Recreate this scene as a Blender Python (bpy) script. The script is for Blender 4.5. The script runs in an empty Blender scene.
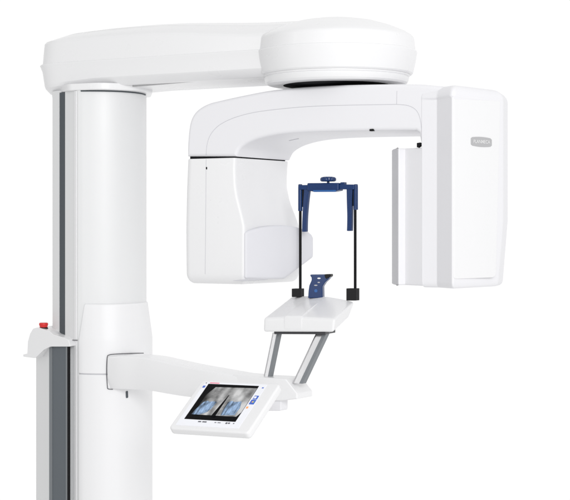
import bpy, bmesh, math
from mathutils import Vector, Matrix

# ------------------------------------------------------------------ scale
S, D, HZ, CX = 0.003, 4.8, 230.0, 285.0     # metres per photo unit at y=0, camera distance, eye level, centre
F = Vector((.866, -.5, 0)); Wd = Vector((.5, .866, 0))   # machine axes: column->patient, across
HUB = Vector((.1545, 0, 0))

def W(px, py, y):
    k = S*(1+y/D)
    return Vector(((px-CX)*k, y, (HZ-py)*k))
def PX(px, y):
    return ((px-CX)*S*(1+y/D), y)
def ZZ(py, y=0):
    return (HZ-py)*S*(1+y/D)

sc = bpy.context.scene
col = sc.collection
ROOT = Vector((-.6, .42, -1.25))

# ------------------------------------------------------------------ materials
def mat(name, base, rough=.4, metal=0, coat=0, spec=.5, bump=0, bscale=900, var=0, emit=None):
    m = bpy.data.materials.new(name); m.use_nodes = True
    nt = m.node_tree; b = nt.nodes['Principled BSDF']
    b.inputs['Base Color'].default_value = (*base, 1)
    b.inputs['Roughness'].default_value = rough
    b.inputs['Metallic'].default_value = metal
    b.inputs['Coat Weight'].default_value = coat
    b.inputs['Coat Roughness'].default_value = .12; b.inputs['Specular IOR Level'].default_value = spec
    tc = nt.nodes.new('ShaderNodeTexCoord')
    n2 = nt.nodes.new('ShaderNodeTexNoise'); n2.inputs['Scale'].default_value = 7; n2.inputs['Detail'].default_value = 4
    nt.links.new(tc.outputs['Object'], n2.inputs['Vector'])
    mr = nt.nodes.new('ShaderNodeMapRange')
    mr.inputs['To Min'].default_value = max(rough-.06, .02); mr.inputs['To Max'].default_value = rough+.06
    nt.links.new(n2.outputs['Fac'], mr.inputs['Value']); nt.links.new(mr.outputs['Result'], b.inputs['Roughness'])
    if var:
        mx = nt.nodes.new('ShaderNodeMix'); mx.data_type = 'RGBA'
        mx.inputs['A'].default_value = (*[c*(1-var) for c in base], 1); mx.inputs['B'].default_value = (*[min(c*(1+var), 1) for c in base], 1)
        nt.links.new(n2.outputs['Fac'], mx.inputs['Factor']); nt.links.new(mx.outputs['Result'], b.inputs['Base Color'])
    if bump:
        n = nt.nodes.new('ShaderNodeTexNoise'); n.inputs['Scale'].default_value = bscale
        nt.links.new(tc.outputs['Object'], n.inputs['Vector'])
        bp = nt.nodes.new('ShaderNodeBump'); bp.inputs['Strength'].default_value = bump; bp.inputs['Distance'].default_value = .0004
        nt.links.new(n.outputs['Fac'], bp.inputs['Height']); nt.links.new(bp.outputs['Normal'], b.inputs['Normal'])
    if emit:
        b.inputs['Emission Color'].default_value = (*base, 1); b.inputs['Emission Strength'].default_value = emit
    return m

M = {
 'white': mat('white_paint', (.875, .875, .883), .29, coat=.15, bump=.06, var=.006),
 'cool':  mat('cool_white_plastic', (.855, .852, .877), .42, bump=.06, var=.006),
 'alu':   mat('white_anodised_profile', (.80, .805, .81), .38, bump=.05, var=.01),
 'seam':  mat('seam_rubber', (.60, .60, .63), .7),
 'satin': mat('satin_white_cover', (.865, .865, .875), .44, bump=.06, var=.006),
 'joint': mat('joint_shadow_gap', (.12, .12, .13), .8, spec=.1),
 'lilac': mat('pale_lilac_plastic', (.765, .765, .80), .45, bump=.06, var=.006),
 'edge_grey':  mat('grey_edge_strip', (.62, .62, .64), .5, var=.03),
 'slot3': mat('grey_post_strip', (.135, .152, .168), .55, spec=.3, bump=.1, var=.05),
 'dark':  mat('dark_gap_rubber', (.008, .008, .010), .8, spec=.15),
 'slot':  mat('grey_slot_plastic', (.085, .098, .110), .55, spec=.3, bump=.1, var=.05),
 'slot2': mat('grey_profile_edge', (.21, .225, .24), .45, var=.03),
 'steel': mat('brushed_steel', (.72, .72, .73), .3, metal=1),
 'black': mat('black_plastic', (.006, .006, .007), .5, spec=.2, bump=.1),
 'rod':   mat('black_rod', (.004, .004, .005), .4, spec=.15),
 'blue':  mat('blue_anodised', (.004, .032, .135), .28, spec=.45, bump=.1, var=.12),
 'bluel': mat('light_blue_plastic', (.03, .12, .36), .4, spec=.3),
 'red':   mat('red_plastic', (.72, .02, .02), .35, coat=.2),
 'badge': mat('grey_badge', (.46, .46, .47), .4),
 'badgew': mat('badge_white', (.85, .85, .85), .4),
 'scrw':  mat('screen_white', (.80, .81, .85), .3, emit=.16),
 'scrk':  mat('screen_black', (.002, .002, .003), .5, spec=.06),
 'scrb':  mat('screen_blue', (.03, .10, .45), .3, emit=.35),
 'scrr':  mat('screen_pink', (.75, .12, .22), .3, emit=.3),
 'scro':  mat('screen_orange', (.85, .33, .10), .3, emit=.3),
 'scrg':  mat('screen_green', (.25, .55, .2), .3, emit=.3),
 'scrt':  mat('screen_text', (.12, .12, .14), .4),
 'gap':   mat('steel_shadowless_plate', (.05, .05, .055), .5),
}
def xray_mat(name, tint, lo, hi, seed):
    m = bpy.data.materials.new(name); m.use_nodes = True
    nt = m.node_tree; b = nt.nodes['Principled BSDF']; L = nt.links.new
    tc = nt.nodes.new('ShaderNodeTexCoord')
    mp = nt.nodes.new('ShaderNodeMapping'); mp.inputs['Location'].default_value = (seed, seed*.7, 0)
    L(tc.outputs['UV'], mp.inputs['Vector'])
    n = nt.nodes.new('ShaderNodeTexNoise'); n.inputs['Scale'].default_value = 7; n.inputs['Detail'].default_value = 7; n.inputs['Roughness'].default_value = .62
    L(mp.outputs['Vector'], n.inputs['Vector'])
    r = nt.nodes.new('ShaderNodeValToRGB')
    r.color_ramp.elements[0].position = .36; r.color_ramp.elements[0].color = (*[lo*c for c in tint], 1)
    r.color_ramp.elements[1].position = .70; r.color_ramp.elements[1].color = (*[hi*c for c in tint], 1)
    m2 = nt.nodes.new('ShaderNodeMapping'); m2.inputs['Scale'].default_value = (8.5, 2.6, 1); L(mp.outputs['Vector'], m2.inputs['Vector'])
    vo = nt.nodes.new('ShaderNodeTexVoronoi'); vo.feature = 'SMOOTH_F1'; vo.inputs['Scale'].default_value = 1; L(m2.outputs['Vector'], vo.inputs['Vector'])
    n.inputs['Scale'].default_value = 4
    ad = nt.nodes.new('ShaderNodeMix'); ad.inputs['Factor'].default_value = .5; L(n.outputs['Fac'], ad.inputs['A'])
    iv = nt.nodes.new('ShaderNodeMath'); iv.operation = 'SUBTRACT'; iv.inputs[0].default_value = 1; L(vo.outputs['Distance'], iv.inputs[1]); L(iv.outputs['Value'], ad.inputs['B'])
    L(ad.outputs['Result'], r.inputs['Fac'])
    # the radiograph itself fades to black at its left side
    sp = nt.nodes.new('ShaderNodeSeparateXYZ'); L(tc.outputs['UV'], sp.inputs['Vector'])
    fr = nt.nodes.new('ShaderNodeMapRange'); fr.inputs['From Min'].default_value = 0; fr.inputs['From Max'].default_value = .16
    L(sp.outputs['X'], fr.inputs['Value'])
    mx = nt.nodes.new('ShaderNodeMix'); mx.data_type = 'RGBA'; mx.inputs['A'].default_value = (.004, .004, .004, 1)
    L(fr.outputs['Result'], mx.inputs['Factor']); L(r.outputs['Color'], mx.inputs['B'])
    L(mx.outputs['Result'], b.inputs['Base Color']); L(mx.outputs['Result'], b.inputs['Emission Color'])
    b.inputs['Emission Strength'].default_value = .35; b.inputs['Roughness'].default_value = .5; b.inputs['Specular IOR Level'].default_value = .08
    return m
M['xray'] = xray_mat('radiograph', (1, 1, 1), .05, .50, 3)
M['xblue'] = xray_mat('radiograph_marked_blue', (.42, .60, .88), .12, .70, 8)

# ------------------------------------------------------------------ mesh helpers
def link(name, bm, m, parent, ang=32, wn=True, bevel=0):
    bmesh.ops.remove_doubles(bm, verts=bm.verts[:], dist=2e-6)
    bmesh.ops.recalc_face_normals(bm, faces=bm.faces[:])
    for v in bm.verts: v.co -= ROOT
    me = bpy.data.meshes.new(name); bm.to_mesh(me); bm.free()
    me.materials.append(M[m])
    for p in me.polygons: p.use_smooth = True
    if not bevel: me.set_sharp_from_angle(angle=math.radians(ang))
    o = bpy.data.objects.new(name, me); col.objects.link(o); o.parent = parent
    if bevel:
        b = o.modifiers.new('bevel', 'BEVEL'); b.width = bevel; b.segments = 4; b.limit_method = 'ANGLE'; b.angle_limit = math.radians(28)
    if wn:
        w = o.modifiers.new('wn', 'WEIGHTED_NORMAL'); w.keep_sharp = True
    return o

def loft(rings, bm=None, cap=True, closed=True):
    bm = bm or bmesh.new()
    vr = [[bm.verts.new(p) for p in r] for r in rings]
    n = len(rings[0])
    for a, b in zip(vr, vr[1:]):
        for i in range(n if closed else n-1):
            j = (i+1) % n
            bm.faces.new((a[i], a[j], b[j], b[i]))
    if cap:
        bm.faces.new(vr[0]); bm.faces.new(vr[-1][::-1])
    return bm

def fillet(pts, n=7):
    """closed polygon of (x, y, radius) -> dense outline with rounded corners"""
    out = []; N = len(pts)
    for i in range(N):
        x, y = pts[i][:2]; r = pts[i][2] if len(pts[i]) > 2 else 0
        p = Vector((x, y)); a = Vector(pts[i-1][:2])-p; b = Vector(pts[(i+1) % N][:2])-p
        if r <= 0: out.append((x, y)); continue
        la, lb = a.length, b.length; a.normalize(); b.normalize()
        ang = a.angle(b); half = ang/2
        if half > 1.55: out.append((x, y)); continue
        t = min(r/math.tan(half), la*.48, lb*.48)
        p0, p1 = p+a*t, p+b*t
        for k in range(n+1):
            s = k/n
            q = p0*(1-s)**2*1 + p*2*s*(1-s) + p1*s*s
            out.append((q.x, q.y))
    return out

def smooth(pts, sub=6, closed=False):
    """Catmull-Rom through tuples"""
    P = [Vector(p) for p in pts]; out = []; N = len(P)
    for i in range(N if closed else N-1):
        p1, p2 = P[i], P[(i+1) % N]
        p0 = P[i-1] if (closed or i) else p1; p3 = P[(i+2) % N] if (closed or i+2 < N) else p2
        for k in range(sub):
            t = k/sub
            out.append(tuple(.5*((2*p1)+(p2-p0)*t+(2*p0-5*p1+4*p2-p3)*t*t+(3*p1-p0-3*p2+p3)*t**3)))
    if not closed: out.append(tuple(P[-1]))
    return out

def area(o): return sum(o[i-1][0]*o[i][1]-o[i][0]*o[i-1][1] for i in range(len(o)))/2
def inset(o, d):
    if not d: return list(o)
    sg = 1 if area(o) > 0 else -1; N = len(o); out = []
    for i in range(N):
        p = Vector(o[i]); j = i-1
        while (Vector(o[j])-p).length < 1e-7: j -= 1
        k = (i+1) % N
        while (Vector(o[k])-p).length < 1e-7: k = (k+1) % N
        e1 = (p-Vector(o[j])).normalized(); e2 = (Vector(o[k])-p).normalized()
        n1 = Vector((-e1.y, e1.x)); n2 = Vector((-e2.y, e2.x))
        m = n1+n2
        if m.length < 1e-6: m = n1
        m.normalize(); s = min(1/max(m.dot(n1), .3), 1.8)
        out.append(p+m*(sg*d*s))
    # edges that turned round while shrinking are folded: collapse them
    P = [Vector(p) for p in o]
    for _ in range(60):
        bad = False
        for i in range(N):
            j = (i+1) % N
            if (out[j]-out[i]).dot(P[j]-P[i]) < -1e-12:
                c = (out[i]+out[j])/2; out[i] = c.copy(); out[j] = c.copy(); bad = True
        if not bad: break
    return [(q.x, q.y) for q in out]

def prism(outline, mp, c0, c1, r0=0, r1=0, n=5, bm=None, k=1.0):
    """outline swept from c0 to c1 with rounded end edges; k converts radius (m) to outline units"""
    rings = []
    def add(d, c): rings.append([mp(a, b, c) for a, b in inset(outline, d*k)])
    if r0:
        for i in range(n+1):
            th = i/n*math.pi/2; add(r0*(1-math.sin(th)), c0+r0*(1-math.cos(th)))
    else: add(0, c0)
    if r1:
        for i in range(n+1):
            th = i/n*math.pi/2; add(r1*(1-math.cos(th)), c1-r1*(1-math.sin(th)))
    else: add(0, c1)
    return loft(rings, bm)

vert = lambda x, y, z: Vector((x, y, z))
def facing(yf, d):
    """map for outlines drawn in a facing plane: yf(px) = distance, d = sweep direction"""
    d = Vector(d).normalized()
    return lambda px, py, c: W(px, py, yf(px))+d*c
def lin(p0, y0, p1, y1): return lambda p: y0+(y1-y0)*(p-p0)/(p1-p0)

def tube(path, r, bm=None, n=10, flat=None):
    """round bar through 3D points; r number or list"""
    P = [Vector(p) for p in path]; rings = []
    rr = r if isinstance(r, (list, tuple)) else [r]*len(P)
    up = Vector((0, 0, 1))
    prev = None
    for i, p in enumerate(P):
        t = (P[min(i+1, len(P)-1)]-P[max(i-1, 0)]).normalized()
        a = prev if prev is not None else (up if abs(t.z) < .8 else Vector((1, 0, 0)))
        a = (a-t*a.dot(t)).normalized(); prev = a; b = t.cross(a)
        rings.append([p+a*(rr[i]*math.cos(q*2*math.pi/n))+b*(rr[i]*math.sin(q*2*math.pi/n)) for q in range(n)])
    return loft(rings, bm)

def lathe(c, prof, n=96, bm=None):
    rings = [[Vector((c.x+r*math.cos(q*2*math.pi/n), c.y+r*math.sin(q*2*math.pi/n), z)) for q in range(n)] for r, z in prof]
    return loft(rings, bm)

def hexa(c, bm=None):
    """box from 8 corners: 4 of the bottom then 4 of the top"""
    bm = bm or bmesh.new(); v = [bm.verts.new(p) for p in c]
    for f in ((0,1,2,3), (4,5,6,7), (0,1,5,4), (1,2,6,5), (2,3,7,6), (3,0,4,7)): bm.faces.new([v[i] for i in f])
    return bm

# ------------------------------------------------------------------ the thing
root = bpy.data.objects.new('dental_x_ray_machine', None); col.objects.link(root)
root.location = ROOT; root.empty_display_size = .2
root['label'] = 'white dental panoramic x-ray machine with tall column, rotating arm, blue head clamp and small touchscreen'
root['category'] = 'x-ray machine'

ZB = -1.25
# ---- column --------------------------------------------------------
A = Vector(PX(52.5, .36)); N_ = Vector(PX(78, .25)); inn = Vector((.72, .68))
def sp(t): return A.lerp(N_, t)
a1, a2 = sp(.26), sp(.50)
colpts = [(*PX(54, .56), .05), (A.x, A.y, .012), (a1.x, a1.y), tuple(a1+inn*.012), tuple(a2+inn*.012), (a2.x, a2.y), (N_.x, N_.y, .004)]
front = smooth([PX(80.6, .248), PX(84, .2465), PX(95, .246), PX(107, .251), PX(120, .267), PX(133, .303), PX(142, .352), PX(146.5, .42)], 5)
colout = fillet(colpts+[(x, y, 0) for x, y in front]+[(*PX(143, .52), 0), (*PX(128, .60), 0), (*PX(95, .63), 0)])
obj_col = link('column', prism(colout, vert, ZB, .447), 'alu', root, ang=28)
b1, b2 = sp(.265), sp(.495)
strip = [tuple(b1+inn*.002), tuple(b2+inn*.002), tuple(b2+inn*.02), tuple(b1+inn*.02)]
link('slot_strip', prism(strip, vert, ZB+.01, .44), 'slot', obj_col)
# thin bright profile lip beside the slot
l0, l1 = sp(.88), sp(.955)
link('profile_lip', prism([tuple(l0-inn*.0025), tuple(l1-inn*.0025), tuple(l1+inn*.01), tuple(l0+inn*.01)], vert, ZB+.01, .44, .0), 'white', obj_col)

# ---- stationary post behind the slot, with bracket and stop button --
q = [(*PX(36, .44), .012), (*PX(50, .31), .004), (*PX(68.6, .245), .002), (*PX(71, .30), 0), (-.63, .60, .02), (-.80, .62, .03)]
zt = ZZ(343.5, .28)
post = link('fixed_post', prism(fillet(q), vert, ZB, zt), 'alu', root, ang=28)
e0, e1 = Vector(PX(50, .31)), Vector(PX(68.6, .245)); nn = Vector((-(e1-e0).y*-1, -(e1-e0).x)).normalized()
nn = Vector(((e1-e0).y, -(e1-e0).x)).normalized()
def face_strip(t0, t1, out): 
    p0, p1 = e0.lerp(e1, t0), e0.lerp(e1, t1)
    return [tuple(p0+nn*out), tuple(p1+nn*out), tuple(p1-nn*.006), tuple(p0-nn*.006)]
link('slot_strip', prism(face_strip(.17, .90, .0022), vert, ZB+.01, zt-.002), 'slot3', post)
link('strip_edge', prism(face_strip(.01, .165, .0042), vert, ZB+.01, zt-.002, .0), 'slot2', post)
link('strip_edge', prism(face_strip(.905, .983, .0042), vert, ZB+.01, zt-.002, .0), 'slot2', post)
link('strip_edge', prism(face_strip(.985, 1.012, .0040), vert, ZB+.01, zt-.002, .0), 'black', post)

yb = lin(23, .36, 70.5, .222)
bo = [(23, 354.5, .8), (27.2, 353.5, .6), (27.8, 341.6, 4), (30, 333.6, 3), (33, 328.6, 3), (37.4, 327.4, 2), (49.4, 331.2, 2), (53, 334.4, 3), (63, 337.4, 3), (68.6, 340, 3), (70.3, 346.6, .8),
      (50.2, 346.6, 3), (43.8, 349.8, 4), (35, 358.2, 3), (23.2, 356.6, .8)]
br = link('side_bracket', prism(fillet(bo, 5), facing(yb, (.3, .95, 0)), 0, .17, .0016, .0016, k=1/S, n=3), 'white', root, ang=50)
bc = W(43.6, 330.2, .333)
bt = link('emergency_stop_button', lathe(bc, [(.0005, .0245+bc.z-.001), (.012, .0243+bc.z), (.0142, .0225+bc.z), (.0148, .019+bc.z), (.0135, .015+bc.z), (.0125, .0115+bc.z), (.0123, .0092+bc.z), (.0005, .0092+bc.z)], 40), 'red', root, ang=60)
bt['label'] = 'red mushroom stop button on a black collar'
link('button_collar', lathe(bc, [(.0005, .0096+bc.z), (.0130, .0096+bc.z), (.0146, .006+bc.z), (.0152, -.006+bc.z), (.0005, -.006+bc.z)], 40), 'black', bt, ang=50)

# ---- carriage and lower cover --------------------------------------
cf = smooth([PX(79, .236), PX(84, .226), PX(95, .216), PX(108, .216), PX(122, .232), (PX(137, .285)), PX(147, .345), PX(152.4, .43)], 5)
cback = [PX(150, .53), PX(120, .58), PX(95, .45), PX(80, .30)]
cl = cf+cback
up = [(x+(.004 if y > .3 else .0), y) for x, y in smooth([PX(84.5, .238), PX(88, .2355), PX(95, .232), PX(106, .2315), PX(121, .246), PX(133.5, .286), PX(142, .341), PX(146.6, .42)], 5)]+[PX(143, .53), PX(120, .57), PX(95, .45), PX(84, .30)]
def ringz(o, z): return [Vector((x, y, z)) for x, y in o]
z1, z2, z3 = ZZ(304, .25), ZZ(340, .25), ZZ(373.6, .225)
rings = [ringz(inset(up, .004), z1+.001), ringz(inset(up, .001), z1-.001), ringz(up, z1-.004)]
for t in (.1, .3, .5, .7, .9):
    rings.append([p.lerp(c, t) for p, c in zip(ringz(up, z1-.004), ringz(cl, z2))])
rings += [ringz(cl, z2-.003), ringz(cl, z2-.03), ringz(cl, z3+.002), ringz(inset(cl, .002), z3)]
carr = link('carriage', loft(rings), 'satin', root, ang=40)
link('lower_cover', prism(cl, vert, ZB, z3-.0032, 0, .002), 'satin', root, ang=40)
link('seam_gap', prism(inset(cl, .004), vert, z3-.01, z3+.006), 'seam', carr)
ym = lambda px: .205+.0  # carriage front distance near the beam root
gp = [(113, 389.2, .2135), (108.2, 388.8, .2125), (107.4, 386, .2125), (106.6, 372, .2125), (107.2, 357.5, .2125), (109, 355, .213), (113, 354.2, .2155), (122, 353.7, .228), (132, 353.3, .258), (143.5, 353.1, .318)]
link('socket_gap', tube([W(*p) for p in smooth(gp, 4)], .0012), 'joint', carr)
link('seam_gap', tube([W(69.5, 340, .262), W(77.5, 340.2, .243)], .0013), 'joint', obj_col)
link('key_slot', prism(fillet([(125.9, 391.2, .9), (128, 390.6, .9), (128.3, 397.5, .9), (126.2, 398.2, .9)]), facing(lin(120, .226, 135, .272), (0, 1, 0)), -.0032, .02), 'slot', root)

# ---- upper arm ------------------------------------------------------
def cap_outline(hw, L, rear, n=24):
    """plan of the arm: boxy rounded rear end, running along F to the hub"""
    ax = lambda l, t: HUB.xy-F.xy*l-Wd.xy*t       # t>0 = near side
    o = [tuple(ax(L*q/8, hw)) for q in range(8)]
    for k in range(n+1):
        th = math.pi*k/n
        c, s_ = math.cos(th), math.sin(th)
        o.append(tuple(ax(L+rear*abs(s_)**.6, hw*math.copysign(abs(c)**.42, c))))
    return o+[tuple(ax(L*q/8, -hw)) for q in range(7, -1, -1)]
def AR(hw, L, rear, z, rise=0, drop=0):
    pts = []
    for x, y in cap_outline(hw, L, rear):
        l = (Vector((x, y))-HUB.xy).dot(-F.xy)
        e = min(1, max(0, (l-.1)/.5 if rise > 0 else (l-.80)/.2)); e = e*e*(3-2*e)
        pts.append(Vector((x, y, z+rise*e-drop*max(0, (l-.72)/.25)**1.5)))
    return pts
rg = [AR(.10, .890, .118, .457, -.016), AR(.122, .892, .120, .456, -.016), AR(.131, .893, .121, .4575, -.016), AR(.157, .895, .122, .474, -.018), AR(.1625, .895, .123, .480, -.014), AR(.168, .896, .128, .514, -.003), AR(.172, .899, .133, .530), AR(.1708, .898, .132, .5335), AR(.1666, .895, .129, .5355),
      AR(.163, .892, .126, .570, .030), AR(.160, .888, .123, .579, .030, .002), AR(.150, .875, .115, .590, .029, .006), AR(.12, .84, .105, .611, .026, .010), AR(.07, .78, .08, .625, .022, .012), AR(.02, .72, .04, .630, .020, .012)]
arm = link('upper_arm', loft(rg), 'white', root, ang=24)
# collar under the arm where it meets the column
ccol = fillet([(*PX(52, .44), .03), (*PX(68, .262), .04), (*PX(100, .208), .08), (*PX(140, .262), .06), (*PX(152.5, .36), .03), (*PX(151, .52), .03), (*PX(100, .62), .06), (*PX(52, .56), .03)], 9)
link('column_collar', prism(ccol, vert, .4405, .462, .004, .003), 'white', arm)
link('collar_gap', tube([Vector((x, y-.0015, .4385)) for x, y in front[1:-2]], .0022), 'slot', arm)

# ---- rotating hub ---------------------------------------------------
hub = [(.0005, .464), (.225, .464), (.229, .468), (.2365, .500), (.2408, .526), (.2416, .530), (.2404, .5335), (.2362, .5355), (.2325, .569), (.231, .5735), (.227, .579), (.21, .590), (.17, .607), (.12, .622), (.06, .632), (.0005, .635)]
hb = link('rotation_hub', lathe(HUB, hub, 128), 'white', root, ang=24)
lo = [(.0005, .433), (.198, .433), (.207, .435), (.2125, .440), (.216, .448), (.217, .4545), (.2155, .457), (.219, .459), (.2195, .4655), (.0005, .4655)]
link('hub_ring', lathe(HUB, lo, 128), 'white', hb, ang=24)
link('rotation_bearing', lathe(HUB, [(.0005, .40), (.10, .40), (.11, .426), (.160, .4327), (.160, .4335), (.0005, .4325)], 64), 'dark', hb)

# ---- c arm ----------------------------------------------------------
V0, V1 = -.13, .21
def onplane(px, v):
    """u on the plane v=const for a photo column"""
    lo_, hi_ = -1.5, 1.5
    for _ in range(50):
        m = (lo_+hi_)/2; p = HUB+F*m+Wd*v
        if CX+p.x/(S*(1+p.y/D)) < px: lo_ = m
        else: hi_ = m
    return lo_
def UZ(px, py, v=V0):
    u = onplane(px, v); p = HUB+F*u+Wd*v
    return (u, ZZ(py, p.y))
def uv(u, v, z=0): return HUB+F*u+Wd*v+Vector((0, 0, z))
outer = smooth([(186.8, 156.4), (187.2, 140), (189.6, 122), (195.8, 111), (207, 104), (222, 100), (245, 95), (270, 90.4), (300, 87.2), (340, 85), (380, 84.2), (400, 84)], 5)
inner = smooth([(416, 130.8), (400, 130.6), (380, 130.8), (340, 131.4), (305, 132.4), (282, 134), (264, 137), (250, 141.5), (240, 148), (235.5, 156.4)], 5)
U = [UZ(*p) for p in outer]
U += [UZ(*p) for p in [(420, 84.2), (440, 86), (448, 90), (450, 100), (450, 146), (421, 146), (419.4, 138), (418.6, 133)]]
U += [UZ(*p) for p in inner]
mapU = lambda u, z, v: uv(u, v, z)
ca = link('c_arm', prism(U, mapU, V0, V1, .011, .02, n=6), 'cool', root, ang=40)
seam = smooth([(206.3, 156.4), (206.8, 147), (209.5, 137), (216, 128), (226, 121.3), (241, 115.6), (262, 111.2), (300, 107.2), (340, 105.4), (396.5, 104.4)], 5)
mk = lambda pts, v=V0: [uv(*(lambda a: (a[0], v, a[1]))(UZ(px, py, v))) for px, py in pts]
link('panel_seam', tube(mk(seam, V0+.0002), .0009), 'seam', ca)
link('panel_seam', tube(mk(smooth([(396.5, 104.4), (408, 105.6), (416, 110), (420, 118), (421.6, 130), (422, 150)], 5), V0+.0002), .0009), 'seam', ca)
link('panel_seam', tube(mk([(396.8, 104.4), (397, 91)], V0+.0002), .0009), 'seam', ca)
link('sensor_dot', prism(fillet([(369.5, 129.2, .6), (373.5, 128.9, .6), (373.5, 131, .6), (369.5, 131.3, .6)]), lambda a, b, c: uv(UZ(a, b, V0-.0005)[0], c, UZ(a, b, V0-.0005)[1]), V0-.0008, V0+.01), 'black', ca)
zs = [uv(u, .04, z-.0004) for u, z in [UZ(*p) for p in inner] if UZ(259, 138)[0] < u < UZ(272, 135)[0]]
link('cover_joint', tube(zs, .0012), 'seam', ca)
link('tube_gap', prism([UZ(188, 155)]+[UZ(233.8, 155)]+[UZ(233.8, 161)]+[UZ(188, 161)], mapU, V0+.012, V1-.03), 'dark', ca)

# ---- tube head ------------------------------------------------------
def tube_ring(py, d=0.0):
    f = lambda x, pts: next(((y0+(y1-y0)*(x-x0)/(x1-x0)) for (x0, y0), (x1, y1) in zip(pts, pts[1:]) if x <= x1), pts[-1][1])
    pin = f(py, [(158, 235), (170, 234.6), (185, 235.2), (197, 237), (208, 239.8), (218, 242.4), (226, 244), (290, 244)])
    pl = f(py, [(158, 185.9), (190, 184.6), (230, 183.8), (270, 184.2), (290, 184.6)])
    bk = f(py, [(158, 0), (185, -.006), (205, -.002), (226, .01), (290, .01)])
    u0, u1 = onplane(pl, V0), onplane(pin, V0); z = ZZ(py, (uv((u0+u1)/2, V0)).y)
    o = fillet([(u0, V0, .022), (u1, V0, .012), (u1+.010+bk, V1-.03, .03), (u1-.03, V1, .03), (u0+.01, V1, .05)], 9)
    return [uv(a, b, z) for a, b in inset(o, d)]
rg = [tube_ring(158.4, .002), tube_ring(159, 0)]+[tube_ring(p) for p in (163, 168, 174, 180, 186, 192, 198, 204, 210, 216, 222, 226, 232, 250, 268, 274)]
for k in range(1, 8):
    th = k/7*math.pi/2; rg.append(tube_ring(274+10*math.sin(th), .028*(1-math.cos(th))))
th_ = link('tube_head', loft(rg), 'white', root, ang=35)
link('panel_seam', tube(mk([(206.2, 159), (206, 200), (205.6, 240), (205.3, 274)], V0+.0002), .0009), 'seam', th_)
link('indicator_dot', prism(fillet([(206, 167, .4), (207.2, 167, .4), (207.2, 169.4, .4), (206, 169.4, .4)]), lambda a, b, c: uv(UZ(a, b)[0], c, UZ(a, b)[1]), V0-.0008, V0+.01), 'dark', th_)
yk = lin(243, .012, 313, .125)
ko = smooth([(244, 234), (246, 231.5), (254, 228.6), (266, 226.2), (282, 225.2), (296, 227), (306, 230.6), (311.5, 235)], 4)+fillet([(313, 238, 0), (313, 257, 4), (284, 279, 4), (246, 279, 2), (244, 277, 0)], 5)
link('collimator', prism(ko, facing(yk, (-.35, .9, 0)), -.006, .16, .008, 0, k=1/S), 'lilac', th_, ang=40)
link('gap_shade', tube([W(233, 280.6, .004), W(240, 280.3, .002), W(250, 279.8, .010), W(262, 279.4, .02), W(268, 279.2, .03)], [.0006, .002, .0028, .002, .0006]), 'seam', th_)  # shaded gap below the collimator, drawn in as a grey bead

# ---- sensor head ----------------------------------------------------
def plan(pts): return fillet([(*PX(p, y), r) for p, y, r in pts], 7)
shell = plan([(421.6, -.2860, .002), (437, -.3075, .005), (452.5, -.392, .005), (503.5, -.19, .03), (508, -.08, .03), (495, .0, .03), (440, -.07, .02), (424, -.22, .006)])
def zshell(x, y): return y
Zt, Zb = .4035, ZZ(287, -.25)
def shrink(o, f, tx=0, ty=0):
    cx = sum(p[0] for p in o)/len(o); cy = sum(p[1] for p in o)/len(o)
    return [(cx+(x-cx)*f, cy+(y-cy)*f) for x, y in o]
hood = plan([(421.6, -.2865, .002), (437, -.316, .02), (452.5, -.388, .012), (503.5, -.19, .03), (508, -.08, .03), (495, .0, .03), (440, -.07, .02), (424, -.22, .006)])
rings = []
for k in range(11):
    t = k/10*math.pi/2; rings.append([Vector((x, y, Zt-.030*(1-math.cos(t)))) for x, y in shrink(hood, 1-.28*(1-math.sin(t)))])
taper = lambda o: [(x-(.014 if x > .6 else 0), y) for x, y in o]
rings += [ringz(hood, Zt-.0325), ringz(shell, Zt-.038), ringz(shell, ZZ(150, -.25)), ringz(shell, ZZ(220, -.25))]
for k in range(9):
    t = k/8*math.pi/2; rings.append(ringz(shrink(taper(shell), 1-.10*(1-math.cos(t))), Zb+.018*(1-math.sin(t))))
sh = link('sensor_head', loft(rings), 'cool', root, ang=30)
plate = plan([(392.4, -.10, .004), (393.4, -.14, .004), (398.3, -.236, .003), (405, -.229, .002), (423, -.289, .001), (430, -.2, .01), (400, -.17, .01)])
link('sensor_plate', prism(plate, vert, ZZ(285.6, -.27), ZZ(147.8, -.27), .005, .003), 'cool', sh, ang=28)
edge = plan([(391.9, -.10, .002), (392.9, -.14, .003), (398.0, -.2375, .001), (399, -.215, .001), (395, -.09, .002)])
link('edge_strip', prism(edge, vert, ZZ(285.2, -.2), ZZ(148.2, -.2), .004, .003), 'edge_grey', sh, ang=28)  # separate grey strip laid over the plate's left edge
yo = lin(452.5, -.392, 503.5, -.19)
d0 = Vector((*PX(452.5, -.392), 0)); d1 = Vector((*PX(503.5, -.19), 0)); td = (d1-d0).normalized(); nrm = Vector((td.y, -td.x, 0))
mo = lambda p, y, c: W(p, y, yo(p))+nrm*c
link('plate_gap', prism(fillet([(416.8, 143, .4), (420.6, 142.4, .4), (420.6, 145, .4), (416.8, 147.6, .4)]), facing(lambda p: -.283, (.3, .95, 0)), 0, .03), 'dark', sh)  # dark piece put in for the dark gap above the sensor plate
po = fillet([(453.3, 99, 1), (500, 101, 2), (495.5, 277.4, 5), (453.3, 279, 3)], 8)
link('cover_panel', prism(po, mo, -.004, .002, 0, .0018, k=1/S), 'white', sh, ang=50)
_t = [-1+2*i/16 for i in range(17)]
nb = [(480.3+10.4*t, 137.0+t*.7+1.1*t**2+(1.0 if abs(t) == 1 else 0)) for t in _t]+[(480.3+10.4*t, 147.0+t*.7-1.1*t**2-(1.0 if abs(t) == 1 else 0)) for t in reversed(_t)]
bd = link('name_badge', prism(nb, mo, .002, .0042, 0, .0006, k=1/S), 'badge', sh)
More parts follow.
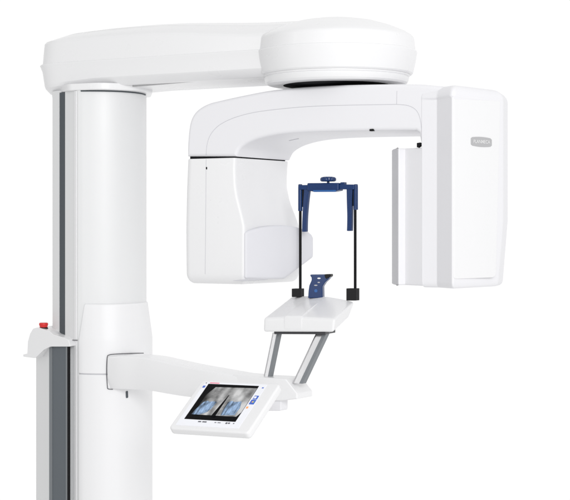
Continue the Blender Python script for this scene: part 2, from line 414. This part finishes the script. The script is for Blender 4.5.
cu = bpy.data.curves.new('t', 'FONT'); cu.body = 'PLANMECA'; cu.align_x = 'CENTER'; cu.align_y = 'CENTER'; cu.size = 1; cu.offset = .004
to = bpy.data.objects.new('t', cu); col.objects.link(to); bpy.context.view_layer.update()
tm = bpy.data.meshes.new_from_object(to.evaluated_get(bpy.context.evaluated_depsgraph_get()))
bm = bmesh.new(); bm.from_mesh(tm); bpy.data.objects.remove(to); bpy.data.curves.remove(cu); bpy.data.meshes.remove(tm)
xs = [v.co.x for v in bm.verts]; ys = [v.co.y for v in bm.verts]; wx = max(xs)-min(xs); wy = max(ys)-min(ys)
for v in bm.verts:
    v.co = mo(480.3+v.co.x/wx*16.5, 141.9-v.co.y/wy*3.4+v.co.x/wx*.8, .0046)
link('badge_lettering', bm, 'badgew', bd, wn=False)

# ---- patient support: beam, end block, posts, tray ---------------------
def beam_ring(px, y, top, cre, bot, w=.10):
    n1, n2, n3 = W(px, top+2.6, y), W(px, cre, y-.002), W(px, bot, y+.018)
    hz = Vector((0, 0, 1))
    return [n3, n2, n1-hz*.004, n1+Wd*.005+hz*.001, n1+Wd*.012+hz*.0025, n1+Wd*w*.85+hz*.003, n1+Wd*w-hz*.008, n3+Wd*(w-.02)]
bsec = [(107.6, .2075, 354.3, 372.5, 388.6), (118, .182, 354.2, 375, 388.8), (135, .152, 354.6, 378, 389.4), (150, .122, 356.2, 380.2, 390.6), (170, .085, 360.5, 383, 394), (189, .05, 364.6, 385.4, 396.8), (218, -.004, 369.8, 388, 399), (248, -.06, 373.6, 390, 400.2)][:-1]+[(262, -.072, 377.6, 390, 398)]
bs = [smooth([v], 1)[0] for v in bsec]
bs = smooth(bsec, 4)
beam = link('support_arm', loft([beam_ring(*b) for b in bs]), 'white', root, ang=32, wn=False)
ye = lin(240, -.040, 300, -.16)
eb = fillet([(232, 374.6, .5), (262, 377.4, 20), (285.5, 378.6, 3), (297, 393.4, 1.5), (297, 399, 1), (281, 401, .5), (232, 399.6, .5)], 6)
link('arm_end_block', prism(eb, facing(ye, Wd), 0, .095, .004, .006, k=1/S), 'white', beam, ang=40)
st = fillet([(262, 398, .5), (279.5, 398, .5), (279.5, 411.2, 2), (262, 411.2, .5)], 5)
link('screen_mount', prism(st, facing(ye, Wd), .008, .05, .003, .003, k=1/S), 'cool', beam, ang=40)

def post_bar(p0, p1, a, b):
    """rounded flat bar between two points: half width a along F, half depth b along Wd"""
    o = fillet([(-a, -b, b*.8), (a, -b, b*.35), (a, b, b*.8), (-a, b, b*.8)], 6)
    return loft([[p+F*x+Wd*y for x, y in o] for p in (p0, p1)])
def shade_strip(p0, p1, a, b):
    """shade on the patient side of a post, built in as a dark strip"""
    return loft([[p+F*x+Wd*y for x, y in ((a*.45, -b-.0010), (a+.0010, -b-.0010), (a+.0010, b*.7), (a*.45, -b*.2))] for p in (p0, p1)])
for p0, p1, a_, b_ in ((W(267.5, 379, -.045), W(277, 332.5, -.03), .0125, .010), (W(298.8, 383, -.125), W(323, 332, -.115), .0185, .012)):
    pb = link('support_post', post_bar(p0, p1, a_, b_), 'steel', root)
    link('post_shade_strip', shade_strip(p0, p1, a_, b_), 'slot2', pb)  # the post's shaded side is put in as a darker strip

ty = dict(nl=-.06, nr=-.18, fr=-.035, fl=.085)
tb = [W(263, 332.3, ty['nl']), W(333.5, 332.5, ty['nr']), W(348.5, 318, ty['fr']), W(288, 316, ty['fl'])]
tt = [W(263.4, 318.2, ty['nl']), W(335.0, 319.0, ty['nr']), W(355, 301.6, ty['fr']), W(291.5, 296.4, ty['fl'])]
# body subdivided across so the top can bow slightly
def traypt(s, t, bow=0):
    return tt[0].lerp(tt[1], s).lerp(tt[3].lerp(tt[2], s), t)+Vector((0, 0, bow*math.sin(math.pi*s)*(.35+.65*t)))
NB = 12
bm = bmesh.new()
grid = [[bm.verts.new(traypt(i/NB, j/6, .010)) for i in range(NB+1)] for j in range(7)]
for j in range(6):
    for i in range(NB): bm.faces.new((grid[j][i], grid[j][i+1], grid[j+1][i+1], grid[j+1][i]))
bg = [[bm.verts.new(tb[0].lerp(tb[1], i/NB)) for i in range(NB+1)], [bm.verts.new(tb[3].lerp(tb[2], i/NB)) for i in range(NB+1)]]
for i in range(NB):
    bm.faces.new((bg[0][i], bg[0][i+1], grid[0][i+1], grid[0][i])); bm.faces.new((bg[1][i+1], bg[1][i], grid[6][i], grid[6][i+1])); bm.faces.new((bg[0][i+1], bg[0][i], bg[1][i], bg[1][i+1]))
for i, e in ((0, 0), (NB, 1)):
    bm.faces.new([bg[0][i]]+[grid[j][i] for j in range(7)]+[bg[1][i]])
tray = link('chin_rest_tray', bm, 'white', root, bevel=.008)
# raised centre spine of the tray
fn, tn = (-Wd+Vector((0, 0, .15))).normalized(), Vector((-.1, -.2, .95)).normalized()
rows = []
for t, dn, n_, h in ((0, .034, fn, .0022), (0, .012, fn, .003), (0, .004, (fn*2+tn).normalized(), .0036), (.02, 0, (fn+tn*2).normalized(), .004), (.1, 0, tn, .004), (.3, 0, tn, .0036), (.5, 0, tn, .0022), (.66, 0, tn, .0003)):
    pos = lambda s_: traypt(s_, t, .010)-Vector((0, 0, dn))
    rows.append([pos(.30)-n_*.006, pos(.303)+n_*h*.8, pos(.315)+n_*h, pos(.53)+n_*h, pos(.542)+n_*h*.8, pos(.545)-n_*.006])
bm = loft(rows)
link('tray_spine', bm, 'white', tray, ang=30)
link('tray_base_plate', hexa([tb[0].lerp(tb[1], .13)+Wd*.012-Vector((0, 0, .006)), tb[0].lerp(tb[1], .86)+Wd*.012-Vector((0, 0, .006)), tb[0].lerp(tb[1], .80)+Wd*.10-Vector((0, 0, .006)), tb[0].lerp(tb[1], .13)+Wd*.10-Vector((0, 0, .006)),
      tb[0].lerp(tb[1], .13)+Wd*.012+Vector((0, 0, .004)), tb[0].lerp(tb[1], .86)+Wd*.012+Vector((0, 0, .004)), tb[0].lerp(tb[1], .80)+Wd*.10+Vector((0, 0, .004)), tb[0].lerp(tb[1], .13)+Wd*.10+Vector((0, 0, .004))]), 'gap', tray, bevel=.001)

# ---- head support --------------------------------------------------
yr = lin(300.3, .06, 355.2, -.02)          # rods stand on a line across the tray's far edge
def block(px0, px1, py0, py1, y, dep):
    c = [W(px0, py1, y), W(px1, py1, y), W(px1, py1, y)+Wd*dep, W(px0, py1, y)+Wd*dep]
    h = ZZ(py0, y)-ZZ(py1, y)
    return hexa(c+[p+Vector((0, 0, h)) for p in c])
for px, bx in ((300.3, (291.6, 300.4, 288.6, 297.0)), (355.2, (346.2, 355.8, 288.4, 300.6))):
    y = yr(px)
    rd = link('support_rod', tube([W(px, bx[3]-.6, y), W(px, 205, y)], .0042, n=16), 'rod', root)
    link('rod_block', block(*bx, y-.014, .024), 'black', rd, bevel=.0012)
bx_ = facing(yr, Wd)
def bl(outline, c0, c1, r=.002, name='', par=None, m='blue', n=5):
    return link(name, prism(fillet(outline, 5), bx_, c0, c1, r, r, k=1/S, n=4), m, par, ang=40)
hd = bl([(309.4, 183.2, 1.2), (341, 183.0, .8), (341, 190.6, 1), (336, 191.8, 2), (316, 191.9, 2), (309.4, 190.6, 1.5)], -.016, .016, .004, 'head_clamp', root)
bl([(299.8, 185.2, .8), (310, 185.0, .5), (310, 189.8, .5), (299.8, 189.6, .8)], -.010, .010, .002, 'clamp_arm', hd)
bl([(340.5, 184.4, .5), (355.8, 184.6, .8), (355.8, 189.6, .8), (340.5, 189.4, .5)], -.010, .010, .002, 'clamp_arm', hd)
bl([(341.5, 182.4, .5), (345.5, 182.2, .5), (345.5, 185, .5), (341.5, 185, .5)], -.008, .008, .001, 'clamp_catch', hd)
bl([(315.5, 190.2, .8), (339, 190.0, .8), (338, 192.0, .8), (316.5, 192.1, .8)], -.019, -.010, .001, 'clamp_rule', hd, 'bluel')
for px, lo_ in ((300.3, 211), (355.8, 209.8)):
    y = yr(px)
    link('rod_sleeve', tube([W(px, lo_, y), W(px, 187, y), W(px, 184.6, y), W(px, 184.2, y)], [.0066, .0066, .006, .004], n=20), 'blue', hd, ang=40)
kc = W(328.2, 183, yr(328.2))
bm = bmesh.new(); n = 72; zz = kc.z
prof = [(.004, -.002), (.004, .004), (.020, .0045), (.0236, .0065), (.0242, .010), (.0236, .0145), (.020, .0175), (.012, .019), (.0005, .0192)]
rings = []
for r, z in prof:
    g = 1 if .0065 <= z <= .0145 and r > .022 else 0
    rings.append([Vector((kc.x+(r-(.0012 if g and (q//3) % 2 else 0))*math.cos(q*2*math.pi/n), kc.y+(r-(.0012 if g and (q//3) % 2 else 0))*math.sin(q*2*math.pi/n), zz+z)) for q in range(n)])
link('clamp_knob', loft(rings, bm), 'blue', hd, ang=35)
def temple(pts, w, dpt):
    rings = []
    for (px, py), ww in zip(pts, w):
        c = W(px, py, yr(px)); o = fillet([(-ww/2, -dpt/2, .003), (ww/2, -dpt/2, .003), (ww/2, dpt/2, .003), (-ww/2, dpt/2, .003)], 4)
        rings.append([c+F*a+Wd*b for a, b in o])
    return loft(rings)
tl = smooth([(307.5, 188), (307.3, 192), (306.3, 202), (305.5, 214), (305.1, 224), (305.0, 230.5), (304.9, 231.8)], 4)
tr = smooth([(350.5, 187.5), (350.3, 192), (350.2, 202), (350.3, 214), (350.2, 224), (350.0, 229.8), (350.0, 231)], 4)
def ws(n, a, b): return [a+(b-a)*min(1, i/(n*.5)) for i in range(n-3)]+[b*.96, b*.85, b*.55]
link('temple_support', temple(tl, ws(len(tl), .019, .0142), .015), 'blue', hd, ang=40)
link('temple_support', temple(tr, ws(len(tr), .021, .0150), .015), 'blue', hd, ang=40)

for px, a_, b_ in ((303.4, 188.5, 207), (353.2, 188, 206)):
    link('hinge_pin', tube([W(px, b_, yr(px)), W(px, a_, yr(px))], .0034, n=16), 'black', hd, ang=40)

# ---- chin rest -----------------------------------------------------
yc = .012
mc = lambda px, py, c: W(px, py, yc)+Vector((.25, .95, 0)).normalized()*c
co = fillet([(308, 298, 0), (308.4, 291, 2), (309.2, 285.5, 3), (311.6, 280, 4), (311.4, 277.3, 2), (310.2, 276, .8), (310.2, 274.6, .5), (330.4, 274.4, .8), (330.6, 276.2, .8), (328, 279.6, 2), (325, 282.4, 2.5), (322.4, 286.5, 3), (322.6, 298, 0)], 5)
ch = link('chin_rest', prism(co, mc, 0, .028, .0025, .0025, k=1/S), 'blue', root, ang=40)
def oval(cx, cy, a, b, n=18): return [(cx+a*math.cos(i*2*math.pi/n), cy+b*math.sin(i*2*math.pi/n)) for i in range(n)]
for cx, cy, a, b, m in ((319, 278.3, 1.7, .75, 'badgew'), (318.8, 282.4, 1.3, .6, 'badge'), (315.8, 285.3, 1.8, .6, 'badge'), (315.9, 290.8, 1.7, 1.7, 'bluel')):
    link('chin_rest_highlight' if m != 'bluel' else 'chin_rest_button', prism(oval(cx, cy, a, b), mc, -.0012, .004, .0006, 0, k=1/S, n=3), m, ch, ang=40)  # the pale ovals are highlights painted on as small inlays
link('chin_rest_lip', prism(fillet([(324.5, 274.3, .4), (330.9, 274.1, .8), (330.9, 276.4, .8), (326.5, 279, .6), (325, 277.4, .4)], 4), mc, -.001, .029, .001, .001, k=1/S), 'black', ch, ang=40)

# ---- touchscreen ---------------------------------------------------
O = W(205.0, 383.4, -.20)
eu = W(264.9, 386.0, -.31)-O; ev = W(177.2, 424.0, -.32)-O
en = eu.cross(ev).normalized()
if en.y > 0: en = -en
lu, lv = eu.length, ev.length; uu, uvv = eu/lu, (ev-eu*(ev.dot(eu)/lu**2)).normalized()
ev = uvv*lv
scr = lambda a, b, c: O+uu*a+uvv*b+en*c
def rect(a0, a1, b0, b1, r=0): return fillet([(a0*lu, b0*lv, r), (a1*lu, b0*lv, r), (a1*lu, b1*lv, r), (a0*lu, b1*lv, r)], 5)
body = rect(-.085, 1.225, -.075, 1.115, .014)
ts = link('touchscreen', prism(body, scr, -.026, .0012, .012, .006, n=6), 'white', root, ang=45)
dp = link('display', prism(rect(0, 1.03, -.02, 1.03), scr, .001, .0022), 'scrw', ts, wn=False)
def disp(name, a0, a1, b0, b1, lvl, m, skew=0.0, r=0):
    if isinstance(a0, list): o = [(a*lu, b*lv) for a, b in a0]
    else: o = rect(a0, a1, b0, b1, r)
    bm = bmesh.new(); vs = [bm.verts.new(scr(a, b, .0022+lvl*.0003)) for a, b in o]; f = bm.faces.new(vs)
    uvl = bm.loops.layers.uv.new('UVMap')
    x0, x1, y0, y1 = min(a for a, b in o), max(a for a, b in o), min(b for a, b in o), max(b for a, b in o)
    for l, (a, b) in zip(f.loops, o): l[uvl].uv = ((a-x0)/(x1-x0), (b-y0)/(y1-y0)*.8)
    return link(name, bm, m, ts, wn=False)
disp('image_frame', .075, .92, .02, .885, 1, 'scrk')
disp('radiograph', [(.16, .30), (.235, .095), (.915, .08), (.915, .66), (.88, .77), (.17, .77)], 0, 0, 0, 2, 'xray')
disp('image_divider', [(.535, .28), (.545, .28), (.545, .80), (.475, .80)], 0, 0, 0, 4, 'scrk')
disp('blue_region', [(.20, .47), (.255, .435), (.30, .455), (.36, .44), (.42, .45), (.40, .62), (.37, .70), (.27, .77), (.14, .77), (.15, .68)], 0, 0, 0, 3, 'xblue')
disp('blue_region', [(.60, .44), (.65, .41), (.70, .43), (.81, .41), (.85, .56), (.84, .735), (.62, .76), (.60, .6)], 0, 0, 0, 3, 'xblue')
for a, b, c, d, m in ((.012, .052, .07, .12, 'scrb'), (.09, .25, -.012, .006, 'scrr'), (.955, 1.025, .255, .345, 'scrb'), (.945, 1.025, .355, .465, 'scrb'), (.94, .972, .52, .565, 'scro'), (.985, 1.012, .05, .075, 'scrb'), (.02, .04, -.005, .012, 'scrt'),
                      (.33, .38, .915, .94, 'scrt'), (.40, .47, .915, .94, 'scrt'), (.60, .63, .92, .935, 'scrt'), (.65, .70, .92, .935, 'scrt'), (.78, .81, .91, .945, 'scrt'), (.82, .85, .91, .94, 'scrt'), (.90, .92, .915, .935, 'scrt')):
    disp('screen_text' if m == 'scrt' else 'screen_icon', a, b, c, d, 2, m)
disp('screen_icon', .962, 1.0, .275, .325, 3, 'scrw'); disp('screen_icon', .975, .99, .39, .425, 3, 'scro'); disp('screen_icon', .992, 1.006, .39, .425, 3, 'scrg')
# neck that carries the screen from the arm
cs = scr(lu*.75, lv*.30, -.02)
link('screen_neck', tube([cs, cs-en*.03, W(268, 398, -.02)], [.022, .022, .02], n=24), 'white', ts, ang=40)

# ------------------------------------------------------------------ light, world, camera
w = bpy.data.worlds.new('World'); sc.world = w; w.use_nodes = True
nt = w.node_tree; bgn = nt.nodes['Background']
tc = nt.nodes.new('ShaderNodeTexCoord')
# white studio: bright sweep behind the machine, dimmer room on the camera's side
sx = nt.nodes.new('ShaderNodeSeparateXYZ'); nt.links.new(tc.outputs['Generated'], sx.inputs['Vector'])
def rng(sock, a, b, c, d):
    n = nt.nodes.new('ShaderNodeMapRange'); n.interpolation_type = 'SMOOTHSTEP'
    for k, v in (('From Min', a), ('From Max', b), ('To Min', c), ('To Max', d)): n.inputs[k].default_value = v
    nt.links.new(sock, n.inputs['Value']); return n.outputs['Result']
side = rng(sx.outputs['X'], -.95, .35, .56, .855)           # unseen surroundings made dimmer left, brighter right to shape the shading
back = rng(sx.outputs['Y'], .30, .85, 0, 1)              # lit white sweep behind the machine
mx = nt.nodes.new('ShaderNodeMix'); mx.inputs['B'].default_value = 1.03
nt.links.new(back, mx.inputs['Factor']); nt.links.new(side, mx.inputs['A'])
cmb = nt.nodes.new('ShaderNodeCombineColor')
for c in ('Red', 'Green', 'Blue'): nt.links.new(mx.outputs['Result'], cmb.inputs[c])
nt.links.new(cmb.outputs['Color'], bgn.inputs['Color']); bgn.inputs['Strength'].default_value = 1.0

def area_lamp(name, loc, tgt, sx_, sy_, e):
    l = bpy.data.lights.new(name, 'AREA'); l.shape = 'RECTANGLE'; l.size = sx_; l.size_y = sy_; l.energy = e
    o = bpy.data.objects.new(name, l); col.objects.link(o); o.location = loc
    o.rotation_euler = (Vector(tgt)-Vector(loc)).to_track_quat('-Z', 'Y').to_euler(); return o
area_lamp('key_softbox', (.7, -4.7, 1.1), (0, 0, -.1), 1.9, 1.5, 84)
area_lamp('strip_softbox', (.95, -4.0, .9), (.15, 0, .4), .10, 1.8, 1.6)
area_lamp('strip_softbox', (-3.3, -1.7, .9), (.15, 0, .4), .2, 2.2, 5)

cam = bpy.data.cameras.new('Camera'); co_ = bpy.data.objects.new('Camera', cam); col.objects.link(co_)
co_.location = (0, -D, 0); co_.rotation_euler = (math.pi/2, 0, 0)
cam.sensor_width = 36; cam.lens = 36*D/(570*S); cam.clip_end = 100
cam.shift_y = -(250-HZ)/570
sc.camera = co_
sc.view_settings.view_transform = 'Standard'; sc.view_settings.look = 'None'; sc.view_settings.exposure = 0; sc.view_settings.gamma = 1
